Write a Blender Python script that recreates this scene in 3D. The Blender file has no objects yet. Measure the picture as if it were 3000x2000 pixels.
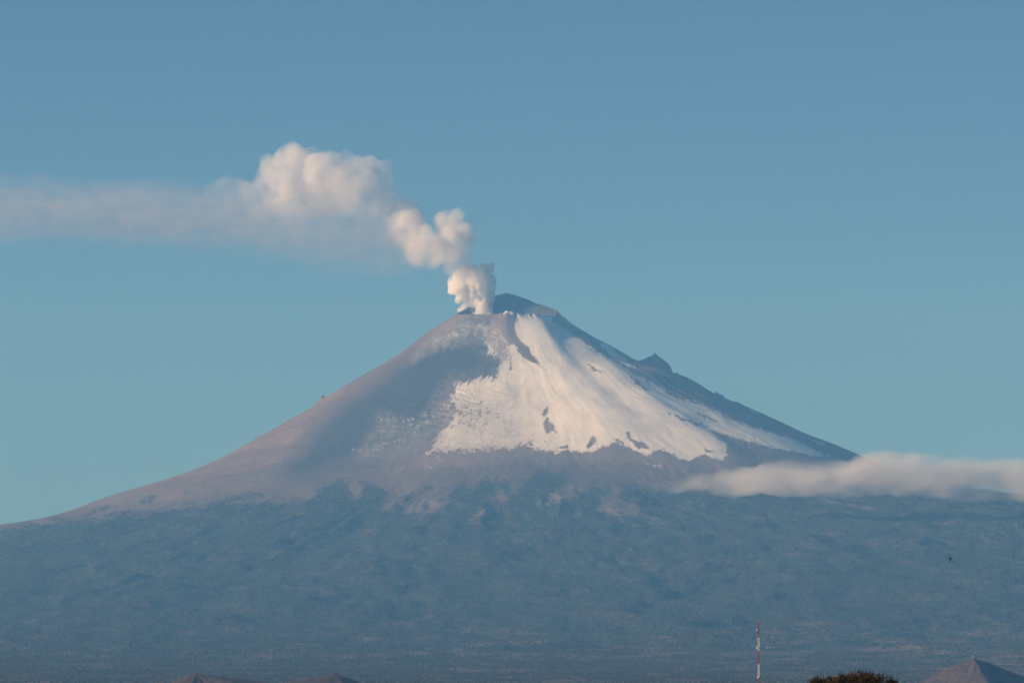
import bpy, bmesh, math, random
import numpy as np
from mathutils import Vector, Matrix
random.seed(7); rng = np.random.default_rng(11)
S = bpy.context.scene
C = S.collection
R = math.radians

# ------------------------------------------------------------------ camera
F_PX = 15809.0                       # focal length in pixels of a 3000-wide frame
ALPHA = math.atan((2041 - 1000) / F_PX)
CA, SA = math.cos(ALPHA), math.sin(ALPHA)
cam_d = bpy.data.cameras.new('camera'); cam = bpy.data.objects.new('camera', cam_d); C.objects.link(cam)
cam.location = (0, 0, 0); cam.rotation_euler = (math.pi / 2 + ALPHA, 0, 0)
cam_d.sensor_width = 36; cam_d.lens = F_PX / 3000 * 36
cam_d.clip_start = 5; cam_d.clip_end = 300000
S.camera = cam
GROUND = -12.0

def at(u, v, Y):
    """world point seen in direction (u, v) of the survey photo at northing Y"""
    a = (u - 1500) / F_PX; b = (1000 - v) / F_PX
    t = Y / (CA - b * SA)
    return Vector((a * t, Y, t * (SA + b * CA)))
def project(x, y, z):
    d = y * CA + z * SA
    return 1500 + F_PX * x / d, 1000 - F_PX * (-y * SA + z * CA) / d

# ------------------------------------------------------------------ helpers
def tag(o, label=None, cat=None, group=None, kind=None):
    if label: o['label'] = label
    if cat: o['category'] = cat
    if group: o['group'] = group
    if kind: o['kind'] = kind
    return o
def empty(name, loc):
    o = bpy.data.objects.new(name, None); C.objects.link(o); o.location = loc
    o.empty_display_size = 1
    return o
def link(name, me, mat=None, parent=None, smooth=False):
    o = bpy.data.objects.new(name, me); C.objects.link(o)
    if mat: me.materials.append(mat)
    if parent: o.parent = parent
    if smooth: me.polygons.foreach_set('use_smooth', [True] * len(me.polygons))
    return o
def np_mesh(name, verts, faces, attrs=None):
    """verts (n,3), faces (m,k) -> mesh, fast"""
    me = bpy.data.meshes.new(name)
    n, (m, k) = len(verts), faces.shape
    me.vertices.add(n); me.vertices.foreach_set('co', verts.astype(np.float32).ravel())
    me.loops.add(m * k); me.loops.foreach_set('vertex_index', faces.astype(np.int32).ravel())
    me.polygons.add(m); me.polygons.foreach_set('loop_start', np.arange(0, m * k, k, dtype=np.int32))
    me.update(calc_edges=True)
    for nm, arr in (attrs or {}).items():
        a = me.attributes.new(nm, 'FLOAT', 'POINT'); a.data.foreach_set('value', arr.astype(np.float32).ravel())
    return me
def np_smooth(me):
    me.polygons.foreach_set('use_smooth', np.ones(len(me.polygons), dtype=bool))

_G = np.random.default_rng(3)
_perm = np.concatenate([_G.permutation(512)] * 3).astype(np.int32)
_ang = _G.random(512) * 2 * np.pi
_gx, _gy = np.cos(_ang).astype(np.float32), np.sin(_ang).astype(np.float32)
def perlin(x, y, seed=0):
    x = np.asarray(x, dtype=np.float64) + seed * 17.31; y = np.asarray(y, dtype=np.float64) + seed * 5.77
    xi = np.floor(x).astype(np.int64); yi = np.floor(y).astype(np.int64)
    fx = (x - xi).astype(np.float32); fy = (y - yi).astype(np.float32)
    xi &= 511; yi &= 511
    u = fx * fx * fx * (fx * (fx * 6 - 15) + 10); v = fy * fy * fy * (fy * (fy * 6 - 15) + 10)
    def g(ix, iy, ax, ay):
        h = _perm[_perm[ix] + iy]
        return _gx[h] * ax + _gy[h] * ay
    x1 = (xi + 1) & 511; y1 = (yi + 1) & 511
    a = g(xi, yi, fx, fy); b = g(x1, yi, fx - 1, fy); c = g(xi, y1, fx, fy - 1); d = g(x1, y1, fx - 1, fy - 1)
    ab = a + u * (b - a); cd = c + u * (d - c)
    return (ab + v * (cd - ab)) * 1.5
def fbm(x, y, o=4, seed=0, gain=.5):
    s = 0; a = 1.0; t = 0
    for i in range(o):
        s = s + a * perlin(x * 2 ** i, y * 2 ** i, seed + i * 3); t += a; a *= gain
    return s / t
def ridged(x, y, o=3, seed=0):
    s = 0; a = 1.0; t = 0
    for i in range(o):
        s = s + a * (1 - 2 * np.abs(perlin(x * 2 ** i, y * 2 ** i, seed + i * 3))); t += a; a *= .5
    return s / t
def sstep(a, b, x):
    t = np.clip((x - a) / (b - a), 0, 1)
    return t * t * (3 - 2 * t)

# ------------------------------------------------------------------ materials
class NT:
    def __init__(s, name):
        s.m = bpy.data.materials.new(name); s.m.use_nodes = True
        s.t = s.m.node_tree; s.t.nodes.clear()
        s.out = s.t.nodes.new('ShaderNodeOutputMaterial')
    def n(s, typ, ins=None, **props):
        nd = s.t.nodes.new(typ)
        for k, v in props.items(): setattr(nd, k, v)
        for k, v in (ins or {}).items():
            if isinstance(v, bpy.types.NodeSocket): s.t.links.new(v, nd.inputs[k])
            else: nd.inputs[k].default_value = v
        return nd
    def math(s, op, a, b=0.0, c=0.0, clamp=False):
        return s.n('ShaderNodeMath', {0: a, 1: b, 2: c}, operation=op, use_clamp=clamp).outputs[0]
    def rng(s, x, a, b, c=0.0, d=1.0, smooth=True):
        nd = s.n('ShaderNodeMapRange', {0: x, 1: a, 2: b, 3: c, 4: d}, interpolation_type='SMOOTHSTEP' if smooth else 'LINEAR')
        return nd.outputs[0]
    def mix(s, f, a, b):
        nd = s.n('ShaderNodeMix', data_type='RGBA')
        for i, v in ((0, f), (6, a), (7, b)):
            if isinstance(v, bpy.types.NodeSocket): s.t.links.new(v, nd.inputs[i])
            else: nd.inputs[i].default_value = v if not isinstance(v, tuple) or len(v) == 4 else (*v, 1)
        return nd.outputs[2]
    def noise(s, vec, scale, detail=4, rough=.55, dist=0.0):
        return s.n('ShaderNodeTexNoise', {'Vector': vec, 'Scale': scale, 'Detail': detail, 'Roughness': rough, 'Distortion': dist}).outputs[0]
    def vscale(s, vec, sc):
        return s.n('ShaderNodeMapping', {'Vector': vec, 'Scale': sc}).outputs[0]
    def surf(s, col, rough=.9, normal=None, spec=.2):
        b = s.n('ShaderNodeBsdfPrincipled', {'Roughness': rough, 'Specular IOR Level': spec})
        if isinstance(col, bpy.types.NodeSocket): s.t.links.new(col, b.inputs['Base Color'])
        else: b.inputs['Base Color'].default_value = (*col, 1)
        if normal is not None: s.t.links.new(normal, b.inputs['Normal'])
        s.t.links.new(b.outputs[0], s.out.inputs[0])
        return s.m
    def curve(s, x, pts):
        nd = s.n('ShaderNodeFloatCurve', {'Value': x})
        cu = nd.mapping.curves[0]
        nd.mapping.use_clip = False
        while len(cu.points) < len(pts): cu.points.new(0.5, 0.5)
        for p, (a, b) in zip(cu.points, sorted(pts)): p.location = (a, b); p.handle_type = 'AUTO_CLAMPED'
        nd.mapping.update()
        return nd.outputs[0]
def noisy(name, c1, c2, scale, rough=.85, detail=5):
    k = NT(name); tc = k.n('ShaderNodeTexCoord').outputs['Object']
    f = k.rng(k.noise(tc, scale, detail), .3, .7)
    return k.surf(k.mix(f, c1, c2), rough)

# ------------------------------------------------------------------ sky, sun, view
SUN_AZ_LEFT, SUN_EL = 70.0, 13.0      # degrees to the left of straight behind the camera, and above the horizon
sx, sy, sz = -math.sin(R(SUN_AZ_LEFT)) * math.cos(R(SUN_EL)), -math.cos(R(SUN_AZ_LEFT)) * math.cos(R(SUN_EL)), math.sin(R(SUN_EL))
W = bpy.data.worlds.new('World'); S.world = W; W.use_nodes = True
wt = W.node_tree; wt.nodes.clear()
wo = wt.nodes.new('ShaderNodeOutputWorld'); bg = wt.nodes.new('ShaderNodeBackground'); sk = wt.nodes.new('ShaderNodeTexSky')
sk.sky_type = 'NISHITA'; sk.sun_disc = False
sk.sun_elevation = R(SUN_EL); sk.sun_rotation = math.atan2(sx, sy)
sk.altitude = 2200; sk.air_density = .55; sk.dust_density = 2.6; sk.ozone_density = 3.9
bg.inputs[1].default_value = 0.066
tn = wt.nodes.new('ShaderNodeMix'); tn.data_type = 'RGBA'; tn.blend_type = 'MULTIPLY'; tn.inputs[0].default_value = 1
tn.inputs[7].default_value = (.97, 1.06, .99, 1)
wt.links.new(sk.outputs[0], tn.inputs[6]); wt.links.new(tn.outputs[2], bg.inputs[0]); wt.links.new(bg.outputs[0], wo.inputs[0])
sl = bpy.data.lights.new('sun', 'SUN'); sl.energy = 5.0; sl.angle = R(.5); sl.color = (1.0, .87, .765)
so = bpy.data.objects.new('sun', sl); C.objects.link(so)
so.rotation_euler = Vector((-sx, -sy, -sz)).to_track_quat('-Z', 'Y').to_euler()
so.location = (-2000, -2000, 3000)
S.view_settings.view_transform = 'Standard'; S.view_settings.look = 'None'
S.view_settings.exposure = .30; S.view_settings.gamma = 1
S.render.engine = 'CYCLES'
cy = S.cycles
cy.use_denoising = True
cy.volume_bounces = 14; cy.max_bounces = 16; cy.diffuse_bounces = 2; cy.glossy_bounces = 2
cy.volume_step_rate = 1.0; cy.volume_max_steps = 512
cy.sample_clamp_indirect = 4.0

# ------------------------------------------------------------------ volcano height field
Y0 = 43000.0
XC = at(1485, 920, Y0).x
RIM = 400.0
LEFT = [(1338, 922), (1300, 942), (1276, 959), (1224, 994), (1186, 1027), (1110, 1074), (1020, 1125), (966, 1158), (918, 1193), (842, 1235),
        (765, 1279), (663, 1339), (561, 1384), (446, 1422), (306, 1463), (191, 1508), (76, 1540), (0, 1552)]
RIGHT = [(1631, 912), (1680, 952), (1738, 986), (1800, 1019), (1866, 1061), (1900, 1078), (1950, 1094), (1989, 1101), (2036, 1123), (2074, 1150), (2100, 1166), (2197, 1206),
         (2286, 1247), (2342, 1276), (2414, 1303), (2491, 1336), (2600, 1384), (2750, 1428), (3000, 1485)]
def profile(pts, tail):
    rz = []
    for u, v in pts:
        p = at(u, v, Y0); rz.append((abs(p.x - XC), p.z))
    rz[0] = (RIM, rz[0][1])
    rz += tail
    rs, zs = np.array(sorted(rz)).T
    g = np.arange(RIM, 40000, 20.0); z = np.interp(g, rs, zs)
    k = np.ones(7) / 7
    zz = np.convolve(np.pad(z, 3, mode='edge'), k, 'valid'); zz[:2] = z[:2]
    far = np.convolve(np.pad(z, 30, mode='edge'), np.ones(61) / 61, 'valid')
    w = sstep(4200, 6500, g)
    return g, zz * (1 - w) + far * w
gL, PL = profile(LEFT, [(5200, 1060), (6500, 820), (8000, 610), (10000, 445), (13000, 305), (16000, 215), (18000, 160), (20000, 112), (22000, 72), (25000, 25), (28500, -14), (31000, -30), (41000, -60)])
gR, PR = profile(RIGHT, [(5200, 1340), (7500, 1130), (10000, 760), (13000, 400), (16000, 225), (18000, 162), (20000, 112), (22000, 72), (25000, 25), (28500, -14), (31000, -30), (41000, -60)])
zpx = lambda v: at(1485, v, Y0).z
# crater rim height by azimuth (0 = right, 90 = far side, 180 = left, 270 = towards the viewer)
rim_a = np.array([0, 20, 35, 52, 70, 90, 105, 125, 150, 180, 200, 225, 245, 262, 270, 280, 292, 310, 335, 360])
rim_v = np.array([912, 905, 898, 889, 872, 857, 866, 884, 908, 921, 921, 920, 921, 919, 909, 917, 920, 921, 926, 912])
rim_z = np.array([at(1485, v, Y0 + RIM * math.sin(R(a))).z for a, v in zip(rim_a, rim_v)])
bumps = [  # subsidiary crags on the skyline: (u, v of the top, half width in px, height px, y offset, y width)
    (2099, 1158, 6, 13, 40, 70), (2112, 1162, 13, 14, 40, 80), (2165, 1182, 30, 10, 30, 110), (2240, 1222, 9, 8, 20, 70),
    (944, 1164, 7, 12, -30, 60), (935, 1172, 12, 9, -30, 70), (1342, 920, 4, 9, -40, 25)]
def terrain(X, Y, fine=True):
    X = np.asarray(X, dtype=np.float64); Y = np.asarray(Y, dtype=np.float64)
    dx, dy = X - XC, Y - Y0
    rc = np.hypot(dx, dy) + 1e-6
    p = 2.0 + .65 * sstep(-300, 1200, dx)
    r = (np.abs(dx) ** p + np.abs(dy) ** p) ** (1 / p) + 1e-6
    r = np.where(rc < 900, rc + (r - rc) * sstep(400, 900, rc), r)
    cph = dx / rc
    phi = np.arctan2(dy, dx)
    deg = np.degrees(phi) % 360
    w = .5 + .5 * cph
    w = w + (sstep(0, 1, w) - w) * .5
    # gentle lateral wobble of the flank
    lobes = fbm(np.cos(phi) * 3 + 10, np.sin(phi) * 3 + 7, 2, 5) * 60 * sstep(700, 2500, rc) * sstep(1, .8, np.abs(cph))
    rr = np.maximum(r + lobes, RIM)
    base = w * np.interp(rr, gR, PR) + (1 - w) * np.interp(rr, gL, PL)
    rz = np.interp(deg, rim_a, rim_z)
    b0 = w * PR[0] + (1 - w) * PL[0]
    z = base + (rz - b0) * np.exp(-np.maximum(rc - RIM, 0) / 330)
    for (u, v, hw, hp, yo, yw) in bumps:
        c = at(u, v, Y0); s = hw * 2.72
        z = z + hp * 2.72 * np.exp(-((X - c.x) / s) ** 2 - ((dy - yo) / yw) ** 2)
    ux = 1500 + F_PX * X / Y
    crag = np.interp(ux + 4 * perlin(Y / 60, X / 90, 5), [1858, 1872, 1887, 1905, 1912, 1917, 1921, 1930, 1945, 1959, 1966, 1972, 1979, 1983, 1990, 2002], [0, 8, 23, 37, 41, 49, 53, 45, 39, 32, 18, 4, 6, 13, 4, 0])
    z = z + crag * 2.72 * np.exp(-np.abs((dy - 60) / 150) ** 1.5) * (.86 + .2 * ridged(X / 90, Y / 70, 3, 19))
    flank = sstep(RIM + 20, RIM + 500, rc)
    edge = 1 - .75 * sstep(.86, .99, np.abs(cph)) * sstep(5200, 3800, rc)    # keep the skyline clean
    front = 1.0
    # radial coordinates for gullies
    ang = phi * 10
    lr = np.log(rc / 400)
    wx = fbm(X / 900, Y / 900, 3, 21)
    # broad ribs and barrancas
    A = 3 * sstep(500, 1300, rc) + 44 * sstep(3100, 4900, rc) - 30 * sstep(9000, 15000, rc)
    ribs = ridged(ang * .75 + wx * .7, lr * 1.1 + wx * .4, 3, 31)
    z = z + A * (ribs - .2) * edge * flank
    ribs2 = ridged(ang * 2.6 + wx * .8, lr * 1.7, 2, 41)
    z = z + (.9 * sstep(500, 1500, rc) + 14 * sstep(3200, 4600, rc) - 10 * sstep(8000, 14000, rc)) * ribs2 * edge * flank
    z = z + 3.0 * sstep(2350, 2900, rc) * sstep(4600, 3600, rc) * ridged(ang * 1.9 + wx * 2.6, lr * 3.4 + wx, 4, 47) * (.3 + 1.2 * np.clip(fbm(X / 500, Y / 700, 2, 48) + .4, 0, 1)) * edge
    z = z + 2.2 * sstep(700, 1200, rc) * sstep(2900, 2200, rc) * sstep(262, 235, deg) * (deg > 90) * ridged(ang * 2.2 + wx * 1.9, lr * 1.9, 4, 49) * edge
    # long straight ridges of the right-hand snow flank
    rt = np.exp(-((deg - 321) / 12) ** 2) * sstep(620, 1300, rc) * sstep(3300, 2300, rc)
    z = z + 11 * rt * ridged(phi * 12 + wx * .5, lr * .9, 3, 51)
    z = z + 13 * fbm(X / 420, (Y + z) / 560, 2, 57) * sstep(600, 1100, rc) * sstep(3000, 2200, rc) * edge
    jag = sstep(1500, 1800, rc) * sstep(3600, 2600, rc) * np.exp(-((deg - np.where(deg > 180, 360, 0)) / 14) ** 2) * (dx > 0)
    z = z + 34 * jag * (ridged(X / 125, Y / 100, 4, 87) - .35)
    # broad crest that parts the snowfield, bending to the right as it falls
    uu = 1500 + F_PX * X / Y; vv = 2041 - F_PX * z / Y
    ur = np.interp(vv, [920, 1000, 1080, 1200, 1300, 1400], [1572, 1604, 1648, 1742, 1850, 1990])
    wd = np.interp(vv, [920, 1080, 1300], [26, 55, 90]); s = (uu - ur) / wd
    crest = np.exp(-np.where(s < 0, (s / 2.2) ** 2, s ** 2)) * (dy < 0) * sstep(RIM, RIM + 220, rc) * sstep(1400, 1250, vv)
    z = z + 37 * crest
    ur2 = ur + wd * 2.6; s2 = (uu - ur2) / wd
    z = z + 26 * np.exp(-np.where(s2 < 0, (s2 / 1.6) ** 2, (s2 / .7) ** 2)) * (dy < 0) * sstep(1010, 1100, vv) * sstep(1400, 1300, vv)
    # hummocky middle and lower forest
    z = z + 56 * sstep(3400, 6500, rc) * sstep(21000, 14000, rc) * fbm(X / 700, Y / 1000, 4, 61) * edge
    z = z + 18 * sstep(3000, 4300, rc) * sstep(20000, 14000, rc) * fbm(X / 210, Y / 300, 3, 66) * edge
    if fine:
        # wind-worked, rough snow and lava of the near face
        th = phi * rc
        g = fbm(th / 70, rc / 190, 4, 71, .6)
        z = z + (.8 * sstep(600, 1100, rc) * sstep(4200, 2500, rc)) * g * edge * flank * (.4 + .6 * sstep(290, 262, deg))
        g2 = fbm(X / 45, Y / 60, 3, 77, .6)
        z = z + .6 * g2 * edge * flank * (.35 + .65 * sstep(288, 258, deg))
        rough = np.exp(-((deg - 252) / 16) ** 2) * np.exp(-((rc - 1700) / 620) ** 2)
        z = z + 9 * rough * ridged(th / 55 + wx, rc / 170, 3, 91)
    z = z + 7 * np.exp(-((rc - RIM) / 45) ** 2) * fbm(np.cos(phi) * 14 + 3, np.sin(phi) * 14, 3, 99) * 2
    # crater bowl
    bowl = sstep(0, 230, RIM - rc)
    z = np.where(rc < RIM, rz - 260 * bowl + 8 * bowl * fbm(X / 60, Y / 60, 3, 81), z)
    return z
def ground_hit(u, v, y_from=22000, y_to=46000):
    ys = np.linspace(y_from, y_to, 2400)
    a = (u - 1500) / F_PX; b = (1000 - v) / F_PX
    t = ys / (CA - b * SA)
    xs, zs = a * t, t * (SA + b * CA)
    h = terrain(xs, ys)
    i = int(np.argmax(h > zs))
    return Vector((xs[i], ys[i], h[i]))

def axis(segs):
    out = []
    for a, b, st in segs: out.append(np.arange(a, b, st))
    out.append(np.array([segs[-1][1]]))
    return np.concatenate(out)
xs = axis([(-24000, -9000, 700), (-9000, -4700, 110), (-4700, 4700, 8.2), (4700, 9000, 110), (9000, 24000, 700)])
ys = axis([(11000, 18000, 220), (18000, 30000, 65), (30000, 37500, 30), (37500, 39600, 14), (39600, 43300, 8.5), (43300, 44200, 22), (44200, 50000, 240), (50000, 67000, 900)])
GX, GY = np.meshgrid(xs, ys)
GZ = np.empty_like(GX)
for j in range(0, len(ys), 120):
    GZ[j:j + 120] = terrain(GX[j:j + 120], GY[j:j + 120])
GZ = np.where(GY > 47500, np.minimum(GZ, GZ), GZ)
ny, nx = GX.shape
V = np.stack([GX, GY, GZ], -1).reshape(-1, 3)
idx = np.arange(ny * nx).reshape(ny, nx)
FQ = np.stack([idx[:-1, :-1], idx[:-1, 1:], idx[1:, 1:], idx[1:, :-1]], -1).reshape(-1, 4)
UU, VV = project(V[:, 0], V[:, 1], V[:, 2])
UU = UU.astype(np.float32); VV = VV.astype(np.float32)
# back of the mountain: reuse the cover of the same height
def signed(poly, u, v, margin=80):
    """signed distance in survey pixels, positive inside"""
    P = np.array(poly, dtype=np.float32)
    out = np.full(u.shape, -1000, dtype=np.float32)
    sel = np.where((u > P[:, 0].min() - margin) & (u < P[:, 0].max() + margin) & (v > P[:, 1].min() - margin) & (v < P[:, 1].max() + margin))[0]
    uu, vv = u[sel], v[sel]
    d2 = np.full(uu.shape, 1e9, dtype=np.float32); ins = np.zeros(uu.shape, dtype=bool)
    for a, b in zip(P, np.roll(P, -1, axis=0)):
        ex, ey = b - a
        t = np.clip(((uu - a[0]) * ex + (vv - a[1]) * ey) / (ex * ex + ey * ey + 1e-9), 0, 1)
        d2 = np.minimum(d2, (uu - a[0] - t * ex) ** 2 + (vv - a[1] - t * ey) ** 2)
        if a[1] != b[1]:
            cr = ((a[1] > vv) != (b[1] > vv)) & (uu < (b[0] - a[0]) * (vv - a[1]) / (b[1] - a[1]) + a[0])
            ins ^= cr
    out[sel] = np.where(ins, 1, -1) * np.sqrt(d2)
    return out
SNOW = [(1516, 917), (1565, 919), (1612, 931), (1640, 952), (1690, 985), (1740, 1022), (1775, 1046), (1800, 1062), (1830, 1078), (1868, 1100), (1910, 1124), (1951, 1147),
        (1960, 1152), (1985, 1168), (2060, 1188), (2105, 1212), (2190, 1245), (2250, 1263), (2298, 1278), (2345, 1296), (2402, 1326), (2458, 1346), (2372, 1331),
        (2308, 1319), (2248, 1308), (2180, 1290), (2116, 1270), (2078, 1259), (2100, 1280), (2129, 1297), (2133, 1334), (2108, 1349), (2065, 1329), (2044, 1338), (2010, 1347),
        (1968, 1329), (1946, 1315), (1915, 1322), (1900, 1334), (1861, 1321), (1836, 1304), (1798, 1296), (1747, 1317), (1704, 1323), (1661, 1317), (1627, 1325), (1570, 1316),
        (1546, 1304), (1478, 1317), (1376, 1322), (1274, 1322), (1240, 1336), (1277, 1303), (1272, 1288), (1301, 1250), (1311, 1226), (1332, 1195), (1301, 1199), (1322, 1162),
        (1335, 1124), (1376, 1116), (1417, 1102), (1456, 1111), (1459, 1084), (1474, 1052), (1450, 1040), (1434, 1026), (1424, 1010), (1416, 985), (1440, 960), (1460, 962), (1476, 990),
        (1492, 1009), (1505, 1008), (1522, 1033), (1545, 1052), (1563, 1064), (1582, 1068), (1569, 1052), (1553, 1022), (1529, 1000), (1514, 985), (1509, 966), (1513, 940)]
BARE_SHADE = [  # rock and ash showing through the snow, then gully shade painted as dark streaks
    [(1830, 1268), (1842, 1268), (1850, 1284), (1872, 1290), (1890, 1302), (1905, 1314), (1896, 1319), (1872, 1312), (1852, 1298)],
    [(1733, 1280), (1745, 1283), (1746, 1300), (1725, 1312), (1722, 1300)], [(1640, 1303), (1662, 1303), (1660, 1314), (1632, 1312)],
    [(2060, 1310), (2088, 1318), (2094, 1327), (2074, 1324)], [(1590, 1242), (1605, 1225), (1611, 1232), (1622, 1250), (1634, 1266), (1612, 1262), (1597, 1275)],
    [(1598, 1196), (1607, 1194), (1600, 1216), (1588, 1224)], [(1795, 1285), (1820, 1290), (1832, 1305), (1812, 1300)],
    [(1290, 1230), (1332, 1193), (1345, 1198), (1310, 1250), (1270, 1290), (1210, 1312), (1170, 1322), (1230, 1284)],
    [(1492, 1040), (1497, 1042), (1499, 1082), (1494, 1084)], [(1655, 943), (1690, 968), (1745, 1008), (1790, 1040), (1768, 1042), (1725, 1012), (1675, 975)],  # second outline: gully shade painted as a dark streak on the snow
    [(1715, 1060), (1745, 1076), (1768, 1092), (1757, 1094), (1728, 1077)], [(1840, 1096), (1872, 1120), (1912, 1144), (1895, 1142), (1862, 1122)],  # these and the next outlines paint the shaded streaks between snow ridges
    [(1960, 1208), (2010, 1226), (2080, 1252), (2050, 1248), (1995, 1228)],
    [(2040, 1210), (2075, 1222), (2110, 1238), (2085, 1232)]]
RIMSNOW = [(1474, 916), (1488, 907), (1504, 914), (1512, 922), (1492, 920)]
STRIPS = [[(1634, 914), (1655, 925), (1680, 946), (1690, 958), (1672, 950), (1645, 930)], [(1745, 990), (1775, 1008), (1800, 1026), (1830, 1048), (1862, 1078), (1830, 1068), (1790, 1042), (1760, 1012)],
          [(2030, 1170), (2060, 1182), (2105, 1204), (2132, 1220), (2105, 1214), (2070, 1196)], [(2188, 1190), (2205, 1200), (2226, 1214), (2206, 1208)],
          [(2378, 1287), (2405, 1296), (2420, 1306), (2396, 1300)], [(1900, 1112), (1935, 1132), (1950, 1146), (1925, 1138)]]
THIN = [  # thin or patchy snow: polygon, cover
    ([(1410, 985), (1376, 995), (1332, 1002), (1300, 996), (1330, 970), (1380, 950), (1430, 930), (1456, 935), (1452, 958), (1432, 975)], .27),
    ([(1100, 1215), (1120, 1196), (1165, 1205), (1200, 1212), (1250, 1200), (1290, 1196), (1315, 1190), (1300, 1215), (1262, 1240), (1225, 1270), (1180, 1284), (1130, 1262), (1105, 1240)], .30),
    ([(1010, 1345), (1030, 1310), (1075, 1296), (1125, 1288), (1180, 1280), (1240, 1262), (1200, 1300), (1130, 1322), (1060, 1340)], .27),
    ([(1240, 1336), (1300, 1324), (1330, 1330), (1290, 1360), (1262, 1388), (1225, 1420), (1232, 1390), (1240, 1360)], .30),
    ([(1040, 1385), (1090, 1375), (1100, 1395), (1075, 1412)], .22), ([(1560, 1322), (1640, 1330), (1610, 1345), (1590, 1370), (1570, 1350)], .27),
    ([(1890, 1355), (1935, 1358), (1945, 1372), (1915, 1372)], .4)]
ASH = [(1440, 945), (1416, 985), (1425, 1010), (1436, 1028), (1470, 1050), (1458, 1086), (1456, 1112), (1416, 1104), (1376, 1118), (1336, 1126), (1322, 1164), (1300, 1200), (1330, 1196), (1310, 1226),
       (1298, 1250), (1260, 1300), (1160, 1330), (1060, 1352), (985, 1372), (930, 1398), (880, 1408), (820, 1395), (842, 1352), (880, 1320), (898, 1290), (905, 1262), (940, 1232), (965, 1205), (1020, 1160),
       (1100, 1105), (1180, 1050), (1240, 1008), (1310, 960), (1360, 932), (1440, 925)]
FOREST = [(-400, 1600), (-60, 1552), (0, 1550), (60, 1545), (149, 1530), (230, 1524), (298, 1522), (383, 1504), (480, 1502), (595, 1484), (630, 1462), (690, 1448), (774, 1441), (770, 1456), (700, 1462), (660, 1478),
          (760, 1472), (850, 1472), (914, 1459), (930, 1432), (957, 1412), (1000, 1403), (1022, 1403), (1027, 1447), (1040, 1470), (1062, 1456), (1056, 1410), (1090, 1408), (1122, 1425), (1134, 1456), (1112, 1487), (1223, 1512),
          (1250, 1520), (1290, 1492), (1303, 1470), (1326, 1429), (1357, 1407), (1381, 1436), (1424, 1403), (1491, 1414), (1487, 1434), (1429, 1456), (1433, 1474), (1368, 1521), (1404, 1521), (1500, 1458), (1556, 1389),
          (1589, 1374), (1625, 1383), (1661, 1383), (1667, 1412), (1634, 1438), (1583, 1472), (1670, 1466), (1734, 1420), (1774, 1438), (1765, 1462), (1752, 1498), (1817, 1516), (1880, 1494), (1815, 1452), (1824, 1418),
          (1862, 1420), (1890, 1436), (1938, 1428), (2060, 1432), (2200, 1432), (2400, 1420), (2600, 1416), (3000, 1420), (3500, 1420), (3500, 2120), (-400, 2120)]
GROVES = [[(398, 1474), (430, 1456), (470, 1448), (452, 1464), (415, 1478)], [(300, 1514), (330, 1502), (388, 1492), (370, 1506)], [(535, 1438), (560, 1440), (548, 1446)], [(1245, 1424), (1272, 1424), (1262, 1433), (1246, 1432)],
          [(246, 1508), (280, 1496), (262, 1510)], [(290, 1488), (322, 1483), (310, 1490)], [(2070, 2010), (2110, 1960), (2250, 1975), (2330, 2010)], [(120, 1990), (400, 1965), (650, 1960), (600, 1985)], [(1300, 1955), (1500, 1948), (1620, 1965), (1400, 1978)]]
CLEAR = [(2208, 1496, 14, 8), (2250, 1530, 40, 13), (2258, 1514, 22, 8), (2191, 1566, 14, 10), (2400, 1499, 42, 9), (2540, 1483, 26, 5), (2440, 1560, 44, 13), (2390, 1576, 30, 8), (2899, 1575, 34, 6), (2990, 1568, 20, 9),
         (442, 1568, 26, 12), (560, 1546, 14, 9), (1895, 1640, 26, 12), (1922, 1668, 18, 14), (1860, 1622, 16, 6), (2114, 1520, 14, 8), (1850, 1545, 22, 18), (480, 1680, 20, 6), (860, 1575, 16, 10),
         (2885, 1833, 40, 8), (2167, 1872, 50, 9), (295, 1592, 18, 7), (2060, 1480, 30, 10)]
u_, v_ = UU, VV
vis = (V[:, 0] > -6000) & (V[:, 0] < 6000) & (V[:, 1] > 21000) & (V[:, 1] < 44500)
wrpu = np.zeros_like(u_); wrpv = np.zeros_like(v_)
wrpu[vis] = fbm(u_[vis] / 26, v_[vis] / 22, 4, 5) * 9; wrpv[vis] = fbm(u_[vis] / 26, v_[vis] / 22, 4, 25) * 7
uw, vw = u_ + wrpu, v_ + wrpv
spike = np.zeros_like(u_)
spike[vis] = fbm((u_[vis] * .86 + v_[vis] * .5) / 9, (v_[vis] * .86 - u_[vis] * .5) / 60, 3, 45, .6) * 26 * sstep(1560, 1420, u_[vis])
us, vs = u_ + wrpu * .55 - .5 * spike, v_ + wrpv * .55 + .86 * spike
band = lambda sd, w: np.clip(.5 + sd / (2 * w), 0, 1)
snow = band(signed(SNOW, us, vs), 11)
# the ribbed, half-bare apron at the lower left of the snow
snow = np.minimum(snow, np.where((vs > 1270) & (us < 1560), band(signed(SNOW, uw, vw), 26), 1)); ap = np.exp(-((us - 1385) / 110) ** 2 - ((vs - 1215) / 75) ** 2)
snow = snow - .47 * ap * (snow > .5)
snow = snow - 0 * snow
thinp = band(signed([(1396, 950), (1450, 930), (1474, 966), (1494, 1008), (1492, 1050), (1470, 1085), (1445, 1040), (1424, 1012), (1408, 985)], uw, vw), 14)
snow = np.minimum(snow, 1 - .62 * thinp)
ap2 = np.exp(-((us - 1590) / 50) ** 2 - ((vs - 1290) / 30) ** 2) * .3
snow = snow - ap2 * (snow > .5)
for b in BARE_SHADE: snow = np.minimum(snow, 1 - band(signed(b, uw, vw), 7))
for s_ in STRIPS: snow = np.maximum(snow, band(signed(s_, us, vs), 6))
snow = np.maximum(snow, band(signed(RIMSNOW, us, vs), 5))
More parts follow.
